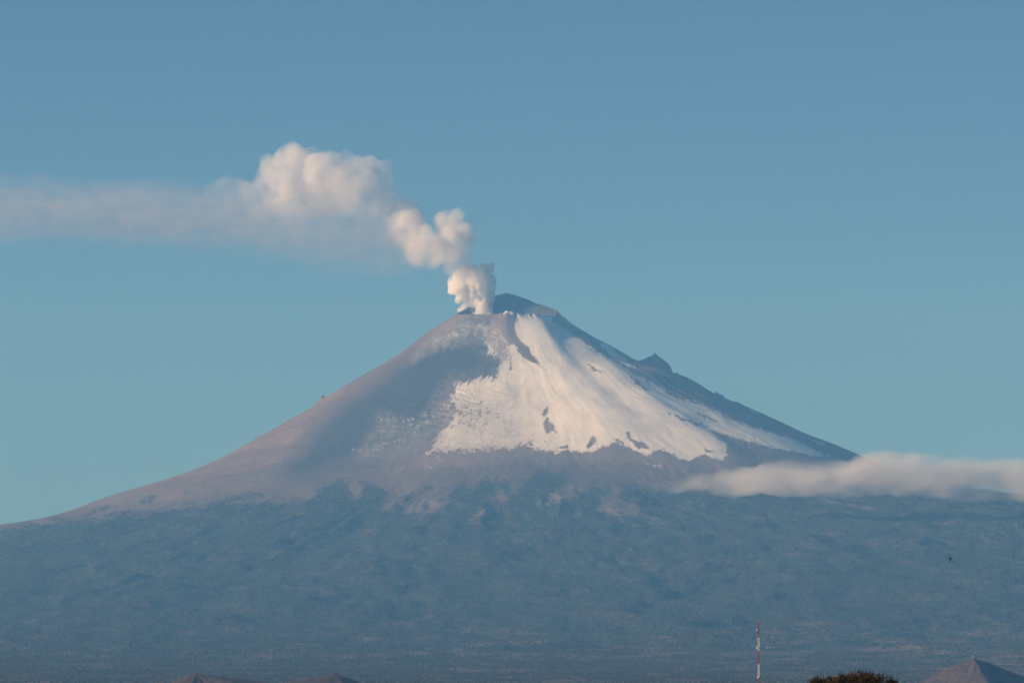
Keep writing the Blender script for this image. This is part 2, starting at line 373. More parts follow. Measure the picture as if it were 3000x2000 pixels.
for poly, c in THIN: snow = np.maximum(snow, np.minimum(band(signed(poly, uw, vw), 16) * 1.3, 1) * c)
ash = band(signed(ASH, us, vs), 6)
soft = sstep(1410, 1240, u_ - (v_ - 985) * .15)       # fades out up-slope to the left
ash = np.maximum(ash * (1 - .0 * soft), 0)
ashs = band(signed(ASH, uw, vw, 120), 40)
ash = ash * (1 - soft) + ashs * soft
fr = np.zeros_like(u_); fr[vis] = fbm(u_[vis] / 7, v_[vis] / 6, 3, 55, .6) * 9
uq, vq = u_ + wrpu * 1.7 + fr, v_ + wrpv * 1.5 - fr
fdist = signed(FOREST, uq, vq, 200)
fo = band(fdist, 17)
for g_ in GROVES: fo = np.maximum(fo, band(signed(g_, uq, vq), 8))
for (cu, cv, ru, rv) in CLEAR:
    d = np.hypot((uw - cu) / ru, (vw - cv) / rv)
    d = np.hypot((uq - cu) / ru, (vq - cv) / rv); fo = np.minimum(fo, .45 + sstep(.2, 1.4, d))
patch = fbm(u_ / 190 + v_ / 60, v_ / 16, 3, 131)
fo = np.minimum(fo, 1 - .85 * sstep(.02, .3, patch + .22 * sstep(1500, 2600, u_) - .12) * sstep(1780, 1930, v_))
fo[(fo > .5) & (V[:, 1] > 44500)] = 1
FROST = [(1350, 932), (1455, 926), (1470, 950), (1440, 985), (1420, 1000), (1370, 998), (1310, 1012), (1250, 1030), (1210, 1052), (1260, 1000), (1310, 958)]
frost = np.maximum(band(signed(SNOW, uw, vw, 140), 55) * .75, band(signed(FROST, uw, vw), 22) * .7)
frost = np.maximum(frost, band(signed([(1050, 1340), (1110, 1210), (1200, 1230), (1300, 1200), (1310, 1260), (1230, 1330), (1120, 1345)], uw, vw), 25) * .4)
frost = np.minimum(frost, np.minimum(1 - .55 * band(signed(BARE_SHADE[8], us, vs), 6), .8))
for s_ in (9, 10, 11, 12, 13): frost = np.minimum(frost, 1 - .8 * band(signed(BARE_SHADE[s_], us, vs), 6))  # less frost here keeps the painted shade streaks dark
frost = frost * (1 - .9 * band(signed([(1451, 944), (1458, 937), (1512, 930), (1509, 968), (1529, 1002), (1553, 1022), (1567, 1053), (1580, 1067), (1563, 1060), (1522, 1033), (1509, 1009), (1492, 1005), (1478, 988), (1478, 965), (1451, 958)], us, vs), 6))
frost = frost * (1 - .9 * sstep(0, 12, signed([(1968, 1172), (1866, 1105), (1790, 1050), (1700, 985), (1800, 1000), (2300, 1200), (2600, 1400), (2400, 1330), (2244, 1268), (2095, 1217)], u_, v_, 60)))
frost = np.maximum(frost, np.maximum(.95 * thinp, .95 * ap)) * (frost > .02)
inside = np.hypot(V[:, 0] - XC, V[:, 1] - Y0) < RIM - 12
snow[inside] = 0; frost[inside] = 0; ash[inside] = 1
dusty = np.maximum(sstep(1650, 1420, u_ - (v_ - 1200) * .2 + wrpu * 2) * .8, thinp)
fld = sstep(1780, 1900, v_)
me = np_mesh('volcano', V, FQ, {'snow': snow, 'ash': ash, 'forest': np.maximum(fo, .62 * band(fdist + 25, 60)), 'field': fld, 'frost': frost, 'dusty': dusty})
np_smooth(me)
k = NT('volcano_slopes')
tc = k.n('ShaderNodeTexCoord').outputs['Object']
A_ = lambda nm: k.n('ShaderNodeAttribute', attribute_name=nm, attribute_type='GEOMETRY').outputs['Fac']
n_big = k.noise(tc, 1 / 420, 5, .6)
n_mid = k.noise(k.vscale(tc, (1, .42, .5)), 1 / 42, 6, .65)
n_fin = k.noise(k.vscale(tc, (1, .55, .7)), 1 / 15, 4, .6)
rock = k.mix(k.rng(n_big, .35, .68), (.165, .122, .106), (.235, .175, .152))
rock = k.mix(k.rng(n_mid, .35, .75), rock, (.12, .09, .08))
ashc = k.mix(k.rng(n_mid, .3, .75), (.040, .041, .045), (.06, .059, .060))
ground = k.mix(A_('ash'), rock, ashc)
fl = k.mix(k.rng(n_big, .45, .6), (.055, .058, .034), (.135, .105, .075))
soil = k.mix(A_('field'), k.mix(k.rng(n_mid, .3, .7), (.03, .036, .02), (.075, .066, .044)), fl)
ground = k.mix(k.rng(A_('forest'), .05, .95, 0, 1, False), ground, soil)
sf = k.math('ADD', A_('snow'), k.math('MULTIPLY', k.math('SUBTRACT', n_mid, .5), 1.5))
sf = k.math('ADD', sf, k.math('MULTIPLY', k.math('SUBTRACT', n_fin, .5), .9))
sfac = k.rng(sf, .34, .70)
snowc = k.mix(k.rng(n_mid, .3, .8), (.86, .84, .83), (.76, .74, .73))
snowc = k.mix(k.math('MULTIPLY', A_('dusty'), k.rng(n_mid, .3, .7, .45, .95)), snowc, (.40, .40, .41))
fst = k.math('MULTIPLY', A_('frost'), k.rng(k.math('ADD', k.math('MULTIPLY', n_mid, .6), k.math('MULTIPLY', n_fin, .4)), .36, .64, .15, 1))
ground = k.mix(k.math('MULTIPLY', fst, .74), ground, (.52, .51, .51))
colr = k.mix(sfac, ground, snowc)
bh = k.math('ADD', k.math('MULTIPLY', n_mid, 9), k.math('MULTIPLY', n_fin, 3))
bmp = k.n('ShaderNodeBump', {'Strength': k.math('SUBTRACT', .40, k.math('MULTIPLY', sfac, .22)), 'Distance': 1.0, 'Height': bh}).outputs[0]
vmat = k.surf(colr, .95, bmp, .1)
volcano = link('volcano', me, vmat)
tag(volcano, 'tall volcano cone with snow on its right face, dark ash on its left and forest below', 'volcano', kind='structure')

# ------------------------------------------------------------------ forest of the lower slopes (nobody could count it)
F0 = np.maximum(fo, .42 * band(fdist + 18, 30)).reshape(ny, nx)
NT_ = 380000
fy = np.interp(rng.random(NT_), np.linspace(0, 1, 6), [18500, 27500, 33000, 36800, 39700, 43050])
fx = (rng.random(NT_) - .5) * 2 * (.098 * fy + 150)
ix = np.clip(np.searchsorted(xs, fx) - 1, 0, nx - 2); iy = np.clip(np.searchsorted(ys, fy) - 1, 0, ny - 2)
tx = (fx - xs[ix]) / (xs[ix + 1] - xs[ix]); ty = (fy - ys[iy]) / (ys[iy + 1] - ys[iy])
bil = lambda G: (G[iy, ix] * (1 - tx) + G[iy, ix + 1] * tx) * (1 - ty) + (G[iy + 1, ix] * (1 - tx) + G[iy + 1, ix + 1] * tx) * ty
fz = bil(GZ); ff = bil(F0)
dens = .62 + .55 * fbm(fx / 420, fy / 520, 3, 101)
keep = (rng.random(NT_) < np.clip(dens, .12, 1)) & (rng.random(NT_) < sstep(.22, .85, ff)) & (fz > 0)
px_, py_, pz_ = fx[keep], fy[keep], fz[keep]
n = len(px_); near = sstep(20000, 30000, py_)
hgt = rng.uniform(4.5, 9.5, n) * (.6 + .4 * near) * (1 + .25 * fbm(px_ / 500, py_ / 500, 2, 111)); rad = hgt * rng.uniform(.65, 1.1, n)
ang = rng.random(n) * 6.283
rv = []
for q in range(5):
    a = ang + q * 6.283 / 5
    rr = rad * rng.uniform(.65, 1.25, n)
    rv.append(np.stack([px_ + rr * np.cos(a), py_ + rr * np.sin(a), pz_ + hgt * rng.uniform(.28, .55, n)], -1))
top = np.stack([px_ + rng.normal(0, 2, n), py_ + rng.normal(0, 2, n), pz_ + hgt], -1)
bot = np.stack([px_, py_, pz_ - 3], -1)
TV = np.stack(rv + [top, bot], 1).reshape(-1, 3)
o7 = (np.arange(n) * 7)[:, None]
tri = []
for q in range(5):
    w2 = (q + 1) % 5
    tri.append(np.stack([o7 + q, o7 + w2, o7 + 5], -1)); tri.append(np.stack([o7 + w2, o7 + q, o7 + 6], -1))
TF = np.concatenate(tri, 1).reshape(-1, 3)
shade = np.repeat(np.clip(.5 + .6 * fbm((px_ - XC) / 330 - (py_ - Y0) / 900, (py_ - Y0) / 700, 4, 121) + rng.normal(0, .05, n), 0, 1), 7)
fme = np_mesh('forest', TV, TF, {'tone': shade})
k = NT('conifer_foliage')
tone = k.n('ShaderNodeAttribute', attribute_name='tone', attribute_type='GEOMETRY').outputs['Fac']
c = k.mix(tone, (.024, .033, .02), (.050, .054, .032))
fmat = k.surf(c, .95, None, .1)
forest = link('forest', fme, fmat); np_smooth(fme)
tag(forest, 'dark blue green conifer forest covering the whole lower mountain below the tree line', 'forest', kind='stuff')

# ------------------------------------------------------------------ plain
gm = noisy('dry_plain', (.10, .09, .05), (.19, .15, .09), 1 / 300)
bm = bmesh.new()
bmesh.ops.create_grid(bm, x_segments=40, y_segments=40, size=1)
for v in bm.verts: v.co = Vector((v.co.x * 24500, 31500 + v.co.y * 36000, GROUND))
gme = bpy.data.meshes.new('ground'); bm.to_mesh(gme); bm.free()
gnd = link('ground', gme, gm)
tag(gnd, 'dry flat plain stretching from below the viewpoint to the foot of the mountain', 'ground', kind='structure')

# ------------------------------------------------------------------ cinder cones
hm = noisy('cinder_scree', (.045, .037, .033), (.105, .078, .064), 1 / 16)
def cinder(name, u, v, Y, limb, label, seed):
    """limb: (azimuth deg, slope) table; 0 = right, 180 = left"""
    top = at(u, v, Y); H = top.z - GROUND
    na, nr = 120, 46
    az = np.linspace(0, 2 * np.pi, na, endpoint=False)
    sl = np.interp(np.degrees(az), [a for a, _ in limb], [s for _, s in limb])
    vv = [[0, 0, H]]
    for j in range(1, nr + 1):
        f = j / nr
        rr = H / sl * 1.06 * f
        z = H * (1 - f * 1.02) - 2
        z = z + H * .05 * np.sin(f * np.pi) * ridged(np.cos(az) * 2.2 + f, np.sin(az) * 2.2, 3, seed) * min(1, f * 3) + H * .03 * np.exp(-((f - .04) / .06) ** 2) * -1
        vv += list(np.stack([rr * np.cos(az), rr * np.sin(az), z], -1))
    fs = []
    for q in range(na): fs.append((0, 1 + q, 1 + (q + 1) % na))
    for j in range(nr - 1):
        b = 1 + j * na
        for q in range(na): fs.append((b + q, b + na + q, b + na + (q + 1) % na, b + (q + 1) % na))
    m = bpy.data.meshes.new(name); m.from_pydata([tuple(p) for p in vv], [], fs); m.update()
    o = link(name, m, hm, smooth=True); o.location = (top.x, top.y, GROUND)
    return tag(o, label, 'hill', 'cinder cones on the plain', 'structure')
hill_r = cinder('hill', 2852, 1920, 16500, [(a, 1.08 * max(.60 * math.cos(R(a - 325)), .58 * math.cos(R(a - 231)), .52 * math.cos(R(a - 160)), .5 * math.cos(R(a - 60)))) for a in range(0, 361, 3)], 'steep pointed brown cinder cone with a white hut on its top', 3)
cinder('hill', 572, 1966, 13000, [(0, .16), (25, .3), (150, .5), (180, .5), (260, .5), (298, .6), (335, .26), (360, .16)], 'low brown hill with a long dark ridge sloping to the right', 9)
cinder('hill', 985, 1967, 13000, [(0, .47), (90, .45), (150, .28), (180, .22), (210, .28), (265, .5), (300, .55), (360, .47)], 'low brown hill with a gentle left side and steep dark right side', 14)

# ------------------------------------------------------------------ far white houses
wall_m = noisy('whitewash', (.48, .47, .45), (.58, .57, .55), .3)
roof_m = noisy('sheet_roof', (.55, .55, .55), (.70, .69, .67), .3)
def house_mesh(w, d, h):
    bm = bmesh.new()
    bmesh.ops.create_cube(bm, size=1, matrix=Matrix.Translation((0, 0, h / 2)) @ Matrix.Diagonal((w, d, h, 1)))
    a = bpy.data.meshes.new('wall'); bm.to_mesh(a); bm.free()
    bm = bmesh.new(); e = .4
    pts = [(-w / 2 - e, -d / 2 - e, h + .01), (w / 2 + e, -d / 2 - e, h + .01), (w / 2 + e, d / 2 + e, h + .01), (-w / 2 - e, d / 2 + e, h + .01), (-w / 2 - e, 0, h + d * .28), (w / 2 + e, 0, h + d * .28)]
    vs_ = [bm.verts.new(p) for p in pts]
    for f in ((0, 1, 5, 4), (2, 3, 4, 5), (0, 4, 3), (1, 2, 5), (3, 2, 1, 0)): bm.faces.new([vs_[i] for i in f])
    b = bpy.data.meshes.new('roof'); bm.to_mesh(b); bm.free()
    a.materials.append(wall_m); b.materials.append(roof_m)
    return a, b
hw, hr = house_mesh(9, 7, 4.5)
def house(p, rz, sc, label, group, wm=hw, rm=hr):
    t = empty('house', p); t.rotation_euler.z = rz; t.scale = (sc, sc, sc)
    tag(t, label, 'house', group)
    for nm, m in (('wall', wm), ('roof', rm)):
        o = bpy.data.objects.new(nm, m); C.objects.link(o); o.parent = t
    return t
HS = [(2290, 1871, 1.0, 'small white house, rightmost of the specks behind the red and white mast'),
      (2278, 1884, .9, 'small white house just below and left of the rightmost speck by the mast'),
      (2264, 1866, .8, 'faint white house at the top of the specks beside the mast'),
      (2247, 1897, .9, 'pale long building at the left end of the low row beside the mast'),
      (2256, 1897, .9, 'pale long building in the middle of the low row beside the mast'),
      (2268, 1896, .8, 'pale long building at the right end of the low row beside the mast')]
for i, (u, v, sc, lb) in enumerate(HS):
    p = ground_hit(u, v)
    house(p - Vector((0, 0, .6)), R(15 * (i % 3) - 10), sc * .8, lb, 'white houses on the far lower slope')
ht = at(2852, 1920, 16500)
hutw, hutr = house_mesh(6, 5, 5.5)
hut = house((ht.x, ht.y, ht.z - 5.5), R(20), .72, 'tiny white hut standing on the tip of the pointed cinder cone', None, hutw, hutr)
hut.name = 'hut'; hut['category'] = 'hut'
if 'group' in hut: del hut['group']

# ------------------------------------------------------------------ red and white lattice mast
MY = 3000.0
mtop = at(2222, 1823, MY)
mx = mtop.x
red = noisy('mast_red_paint', (.24, .05, .055), (.20, .05, .055), 2, .5)
white = noisy('mast_white_paint', (.62, .60, .57), (.52, .50, .48), 2, .5)
grey = noisy('galvanised_steel', (.55, .55, .54), (.42, .42, .42), 2, .45)
mast = empty('radio_mast', (mx, MY, GROUND))
tag(mast, 'thin red and white banded lattice mast with small dish antennas', 'mast')
PXM = MY / F_PX
zc = lambda v: at(2222, v, MY).z - GROUND
def tube(bm, a, b, r, seg=6):
    a, b = Vector(a), Vector(b); d = b - a
    M = Matrix.Translation((a + b) / 2) @ d.to_track_quat('Z', 'Y').to_matrix().to_4x4()
    bmesh.ops.create_cone(bm, cap_ends=True, segments=seg, radius1=r, radius2=r, depth=d.length, matrix=M)
def mesh_from(bm, name):
    m = bpy.data.meshes.new(name); bm.to_mesh(m); bm.free(); return m
bands = [(1820, 1866, 'r'), (1866, 1905, 'w'), (1905, 1944, 'r'), (1944, 1983, 'w'), (1983, 2022, 'r'), (2022, 2061, 'w'), (2061, 2104, 'r')]
LEG = [(-.5, -.29), (.5, -.29), (0, .58)]
for v0, v1, cc in bands:
    z1, z0 = zc(v0), max(zc(v1), 0)
    bm = bmesh.new()
    for (lx, ly) in LEG: tube(bm, (lx, ly, z0), (lx, ly, z1), .085)
    nseg = max(2, int((z1 - z0) / .62)); dz = (z1 - z0) / nseg
    for s_ in range(nseg):
        for q in range(3):
            a, b = LEG[q], LEG[(q + 1) % 3]
            if s_ % 2: a, b = b, a
            tube(bm, (*a, z0 + s_ * dz), (*b, z0 + (s_ + 1) * dz), .05, 5)
            tube(bm, (*LEG[q], z0 + s_ * dz + .02), (*LEG[(q + 1) % 3], z0 + s_ * dz + .02), .045, 5)
    o = link('mast_section', mesh_from(bm, 'mast_section'), red if cc == 'r' else white, mast)
    o['label'] = 'red painted lattice band' if cc == 'r' else 'white painted lattice band'
bm = bmesh.new(); tube(bm, (0, 0, zc(1822)), (0, 0, zc(1822) + 1.0), .05)
link('lightning_rod', mesh_from(bm, 'lightning_rod'), grey, mast)
def dish(v, dx, rad):
    bm = bmesh.new(); z = zc(v); prof = [(0, 0), (.35, .03), (.7, .1), (1, .24), (1.02, .30), (.98, .30), (.66, .15), (0, .08)]
    rings = []
    for (a, b) in prof:
        rings.append([bm.verts.new((a * rad * math.cos(t * .3927), -b * rad, a * rad * math.sin(t * .3927))) for t in range(16)])
    for i in range(len(rings) - 1):
        for t in range(16): bm.faces.new((rings[i][t], rings[i + 1][t], rings[i + 1][(t + 1) % 16], rings[i][(t + 1) % 16]))
    bmesh.ops.remove_doubles(bm, verts=bm.verts, dist=1e-4)
    bmesh.ops.rotate(bm, verts=bm.verts, matrix=Matrix.Rotation(R(-55), 3, 'Z'))
    bmesh.ops.translate(bm, verts=bm.verts, vec=(dx, -.62, z))
    tube(bm, (dx, -.5, z), (dx + .45, -.25, z), .05)
    o = link('dish_antenna', mesh_from(bm, 'dish_antenna'), white, mast)
dish(1844, -.95, .42); dish(1896, -.95, .5); dish(1983, -.5, .48)

# ------------------------------------------------------------------ near tree
TY = 400.0
tp = at(2520, 1950, TY)
tree = empty('tree', (tp.x, TY, GROUND))
tag(tree, 'rounded brown green tree top at the lower edge, close to the viewer', 'tree')
bark = noisy('bark', (.05, .035, .025), (.11, .08, .055), 4)
TH = tp.z - GROUND
bm = bmesh.new()
def limb(bm, pts, seg=8):
    prev = None
    for i, (p, r) in enumerate(pts):
        ring = [bm.verts.new(Vector(p) + Vector((r * math.cos(a * 6.2832 / seg), r * math.sin(a * 6.2832 / seg), 0))) for a in range(seg)]
        if prev:
            for a in range(seg): bm.faces.new((prev[a], prev[(a + 1) % seg], ring[(a + 1) % seg], ring[a]))
        prev = ring
    bm.faces.new(prev)
limb(bm, [((0, 0, -.3), .42), ((.05, .02, 1), .32), ((.12, .05, 3), .26), ((.1, .0, 5.5), .2), ((.0, .0, 8.5), .13), ((.05, 0, 11.5), .05)])
tips = []
for i in range(26):
    a = i * 2.4 + random.uniform(-.3, .3); z0 = random.uniform(3, 9.5); L = random.uniform(2.0, 3.8) * (1 - (z0 - 3) / 14)
    e = Vector((math.cos(a) * L, math.sin(a) * L, z0 + random.uniform(1.2, 3.2)))
    s0 = Vector((.1, .0, z0)); mid = s0.lerp(e, .5) + Vector((0, 0, -.2))
    limb(bm, [(s0, .09), (mid, .06), (e, .02)], 5); tips.append(e)
link('trunk', mesh_from(bm, 'trunk'), bark, tree, True)
# crown: clumps of leaf faces whose outline follows the photo
OUT = [(2360, 2000), (2374, 1992), (2392, 1984), (2420, 1983), (2432, 1990), (2462, 1978), (2484, 1982), (2500, 1966), (2520, 1962), (2536, 1966), (2552, 1976), (2575, 1972), (2590, 1978), (2606, 1982), (2622, 1990), (2640, 2000)]
ou = np.array([(a - 2520) * TY / F_PX for a, _ in OUT]); oz = np.array([at(2520, 1962 + (b - 1962) * 1.15 - 8, TY).z - GROUND for _, b in OUT])
lv = []; lt = []
def crown_top(x, y):
    xx = math.copysign(math.hypot(x, y * .95), x if abs(x) > .01 else 1)
    return float(np.interp(xx, ou, oz, left=oz[0] - (ou[0] - xx) * 1.6 if xx < ou[0] else 0, right=oz[-1] - (xx - ou[-1]) * 1.6 if xx > ou[-1] else 0))
clumps = []
for i in range(520):
    a = random.random() * 6.283; rr = math.sqrt(random.random()) * 4.3
    x, y = rr * math.cos(a), rr * math.sin(a)
    ct = crown_top(x, y)
    zlow = 5.0 + max(0, (rr - 2.5)) * .8
    z = ct - .32 - abs(random.gauss(0, 1)) ** 1.2 * .9 if random.random() < .72 else random.uniform(zlow, max(zlow + .1, ct - .3))
    z = max(z, 4.6)
    clumps.append((x, y, z, random.uniform(.3, .55), random.random()))
for (x, y, z, cr, tn) in clumps:
    for j in range(105):
        d = Vector((random.gauss(0, 1), random.gauss(0, 1), random.gauss(0, 1))).normalized() * cr * random.random() ** .45
        c0 = Vector((x, y, z)) + Vector((d.x, d.y, d.z * .85))
        s_ = random.uniform(.035, .075)
        u1 = Vector((random.gauss(0, 1), random.gauss(0, 1), random.gauss(0, 1))).normalized(); v1 = u1.orthogonal().normalized()
        b = len(lv)
        lv += [c0 - u1 * s_ * 1.3, c0 + v1 * s_ * .6, c0 + u1 * s_ * 1.3, c0 - v1 * s_ * .6]
        lt.append(min(1, max(0, tn * .65 + random.random() * .35)))
# wispy twigs above the outline
for i in range(130):
    a = random.random() * 6.283; rr = math.sqrt(random.random()) * 3.4
    x, y = rr * math.cos(a), rr * math.sin(a); ct = crown_top(x, y) - .25
    h = random.uniform(.25, .62); lean = random.gauss(0, .12)
    for j in range(16):
        f = j / 15
        c0 = Vector((x + lean * f + random.gauss(0, .03), y + random.gauss(0, .03), ct + h * f)); s_ = .05 * (1.1 - .7 * f)
        u1 = Vector((random.gauss(0, 1), random.gauss(0, 1), random.gauss(0, 1) + 1)).normalized(); v1 = u1.orthogonal().normalized()
        lv += [c0 - u1 * s_ * 1.4, c0 + v1 * s_ * .6, c0 + u1 * s_ * 1.4, c0 - v1 * s_ * .6]; lt.append(random.random())
LV = np.array([tuple(p) for p in lv]); LF = np.arange(len(LV)).reshape(-1, 4)
k = NT('autumn_leaves')
tone = k.n('ShaderNodeAttribute', attribute_name='tone', attribute_type='GEOMETRY').outputs['Fac']
c = k.mix(k.rng(tone, .25, .9), (.030, .026, .012), (.115, .070, .028))
crown = link('crown', np_mesh('crown', LV, LF, {'tone': np.repeat(lt, 4)}), k.surf(c, .8, None, .2), tree)

# ------------------------------------------------------------------ flying bird
BY = 300.0
bp = at(2784, 1637, BY)
bird = empty('bird', bp); bird.scale = (.82, .82, .82)
tag(bird, 'small dark bird flying in front of the forested slope', 'bird')
feather = noisy('bird_feathers', (.035, .032, .03), (.07, .062, .055), 30, .7)
bm = bmesh.new()
axis_d = Vector((.22, .45, .86)).normalized()           # head up and away
side = Vector((.93, .1, -.29)); side = (side - axis_d * side.dot(axis_d)).normalized(); up = axis_d.cross(side)
prof = [(-.23, .008, .035), (-.16, .016, .032), (-.11, .02, .022), (-.05, .038, .036), (.0, .047, .045), (.05, .045, .043), (.09, .032, .031), (.115, .026, .026), (.14, .027, .027), (.16, .018, .018), (.172, .007, .007), (.19, .002, .002)]
prev = None
for (t, a, b) in prof:
    ring = [bm.verts.new(axis_d * t + side * (b * math.cos(q * .6283)) + up * (a * math.sin(q * .6283))) for q in range(10)]
    if prev:
        for q in range(10): bm.faces.new((prev[q], prev[(q + 1) % 10], ring[(q + 1) % 10], ring[q]))
    else: bm.faces.new(ring[::-1])
    prev = ring
bm.faces.new(prev)
link('body', mesh_from(bm, 'body'), feather, bird, True)
for sgn in (-1, 1):
    bm = bmesh.new()
    rows = []
    for f in np.linspace(0, 1, 9):
        span = side * sgn * (.03 + .15 * f) + Vector((0, 0, 1)) * (.09 * math.sin(f * 1.5)) - axis_d * (.06 * f * f)
        ch = .075 * (1 - f ** 2.2) + .012
        le = axis_d * (.06 - .02 * f); th = .006 * (1 - f) + .0015
        rows.append([bm.verts.new(span + le + up * th), bm.verts.new(span + le - axis_d * ch * .5 + up * th * 1.5), bm.verts.new(span + le - axis_d * ch), bm.verts.new(span + le - axis_d * ch * .5 - up * th)])
    for a, b in zip(rows, rows[1:]):
        for q in range(4): bm.faces.new((a[q], a[(q + 1) % 4], b[(q + 1) % 4], b[q]))
    bm.faces.new(rows[0]); bm.faces.new(rows[-1][::-1])
    bmesh.ops.recalc_face_normals(bm, faces=bm.faces)
    link('wing', mesh_from(bm, 'wing'), feather, bird, True)

# ------------------------------------------------------------------ smoke and cloud
def perlin3ish(P, s, seed):
    return (perlin(P[:, 0] / s + P[:, 1] / s * .37, P[:, 2] / s + P[:, 1] / s * .61, seed) + perlin(P[:, 1] / s + P[:, 2] / s * .43, P[:, 0] / s - P[:, 2] / s * .29, seed + 7)) * .6
def hull(name, puffs, voxel, disp, mat, parent=None, seed=1):
    """closed lumpy surface round a set of puffs (centre, radii)"""
    bm = bmesh.new()
    for (c, r) in puffs:
        M = Matrix.Translation(c) @ Matrix.Diagonal((*r, 1))
        bmesh.ops.create_icosphere(bm, subdivisions=3, radius=1, matrix=M)
    m = bpy.data.meshes.new(name); bm.to_mesh(m); bm.free()
    o = bpy.data.objects.new(name, m); C.objects.link(o)
    md = o.modifiers.new('r', 'REMESH'); md.mode = 'VOXEL'; md.voxel_size = voxel; md.adaptivity = 0
    sm = o.modifiers.new('s', 'SMOOTH'); sm.iterations = 3; sm.factor = .5
    dg = bpy.context.evaluated_depsgraph_get(); dg.update()
    m2 = bpy.data.meshes.new_from_object(o.evaluated_get(dg))
    o.modifiers.clear(); o.data = m2; m2.name = name
    nv = len(m2.vertices); co = np.empty(nv * 3); m2.vertices.foreach_get('co', co); co = co.reshape(-1, 3)
    no = np.empty(nv * 3); m2.vertices.foreach_get('normal', no); no = no.reshape(-1, 3)
    d = 0
    for (s, a) in disp: d = d + a * (np.abs(perlin3ish(co, s, seed)) * 2 - .45)      # billowy
    co = co + no * np.asarray(d)[:, None]
    m2.vertices.foreach_set('co', co.ravel()); m2.update()
    m2.materials.clear(); m2.materials.append(mat)
    if parent: o.parent = parent
    return o
def volume_mat(name, col, dens_fn, step=1.0, aniso=0.0):
    k = NT(name)
    P = k.n('ShaderNodeTexCoord').outputs['Object']
    d = dens_fn(k, P)
    pv = k.n('ShaderNodeVolumePrincipled', {'Color': (*col, 1), 'Anisotropy': aniso, 'Absorption Color': (0, 0, 0, 1)})
    pv.inputs['Density Attribute'].default_value = ''
    k.t.links.new(d, pv.inputs['Density'])
    k.t.links.new(pv.outputs[0], k.out.inputs['Volume'])
    k.m.cycles.volume_step_rate = step
    return k.m
PY = Y0 + 212
plume = empty('smoke_plume', at(1405, 918, PY))
tag(plume, 'white steam column rising from the crater and trailing off to the left as thin smoke', 'smoke')
org = plume.location.copy()
def ppx(lst, f, Y, ydepth, rs=1.0, seed=2, fx0=1e9, fwd=0):
    rr = random.Random(seed); out = []
    for t in lst:
        u, v = f(t[0], t[1]); c = at(u, v, Y); s = f(1, 0)[0] - f(0, 0)[0]; r = t[2] * s * Y / F_PX * rs
        yo = rr.uniform(-1, 1) * r * ydepth + (fwd if t[0] > fx0 else 0)
        out.append((Vector((c.x, Y + yo, c.z)) - org, (r, r, r)))
    return out
# --- steam column
fA = lambda X, Y: (1200 + X / 3.92, 700 + Y / 3.92)
stm = [(650, 850, 60), (720, 850, 60), (800, 850, 60), (880, 840, 60), (910, 800, 60), (740, 720, 100), (640, 740, 60), (560, 540, 120), (610, 460, 130), (690, 380, 105), (640, 345, 75), (780, 480, 150), (860, 350, 75),
       (925, 335, 62), (930, 470, 75), (880, 600, 105), (905, 700, 85), (760, 600, 140), (505, 520, 75), (600, 640, 80), (830, 780, 80), (700, 900, 50), (800, 900, 50), (960, 560, 45), (480, 590, 40), (600, 830, 58), (650, 885, 70), (740, 890, 70), (830, 890, 70), (910, 870, 60), (840, 680, 70), (560, 700, 45)]
def d_steam(k, P):  # cauliflower steam
    n1 = k.noise(P, 1 / 48, 5, .62); n2 = k.noise(P, 1 / 150, 2, .5)
    e = k.rng(k.math('ADD', k.math('MULTIPLY', n1, .65), k.math('MULTIPLY', n2, .35)), .37, .60, .01, 1)
    return k.math('MULTIPLY', e, .062)
m_steam = volume_mat('steam', (.995, .985, .975), d_steam, .55, .25)
hull('steam_column', ppx(stm, fA, PY, .7), 6.5, [(62, 12), (30, 6), (14, 3)], m_steam, plume, 4)
# --- billowing middle of the plume
fB = lambda X, Y: (X / 1.568, 350 + Y / 1.568)
bil_ = [(2080, 460, 50), (2040, 480, 60), (2110, 540, 70), (2150, 575, 42), (2060, 560, 85), (2000, 590, 75), (2090, 630, 50), (1960, 560, 70), (1895, 420, 52), (1850, 430, 75), (1800, 440, 66), (1870, 510, 105), (1790, 520, 90), (1900, 590, 85),
        (1780, 222, 38), (1750, 240, 56), (1690, 222, 62), (1640, 232, 72), (1580, 222, 80), (1500, 205, 76), (1430, 185, 66), (1350, 148, 50), (1330, 168, 60), (1300, 200, 60), (1400, 235, 95), (1500, 280, 130), (1620, 310, 130),
        (1700, 320, 100), (1750, 300, 60), (1235, 212, 48), (1205, 260, 44), (1190, 290, 42), (1300, 280, 105), (1400, 330, 130), (1280, 350, 100), (1550, 390, 130), (1650, 400, 120), (1740, 420, 80), (1060, 285, 42), (1020, 302, 46),
        (1100, 312, 52), (1050, 345, 72), (970, 352, 50), (1150, 345, 66), (1200, 420, 95), (1350, 450, 120), (1500, 500, 110), (1650, 500, 105), (1100, 410, 80), (950, 400, 70), (2080, 600, 60), (2120, 620, 58), (2135, 662, 46), (2090, 680, 52), (1790, 350, 50), (1810, 400, 52), (1760, 450, 85), (1960, 620, 90)]
uL = lambda X, Y: (at(*fB(X, Y), PY) - org)
x0b, x1b = uL(850, 0).x, uL(2250, 0).x
ztop = [(850, 330), (1000, 260), (1080, 255), (1150, 290), (1200, 200), (1330, 110), (1480, 150), (1700, 180), (1790, 195), (1825, 360), (1900, 370), (1970, 480), (2040, 430), (2110, 450), (2180, 560), (2250, 640)]
zl0, zl1 = uL(0, 760).z, uL(0, 80).z
nrm = lambda X, Y: ((uL(X, 0).x - x0b) / (x1b - x0b), (uL(0, Y).z - zl0) / (zl1 - zl0))
def sep(k, P): return k.n('ShaderNodeSeparateXYZ', {0: P}).outputs
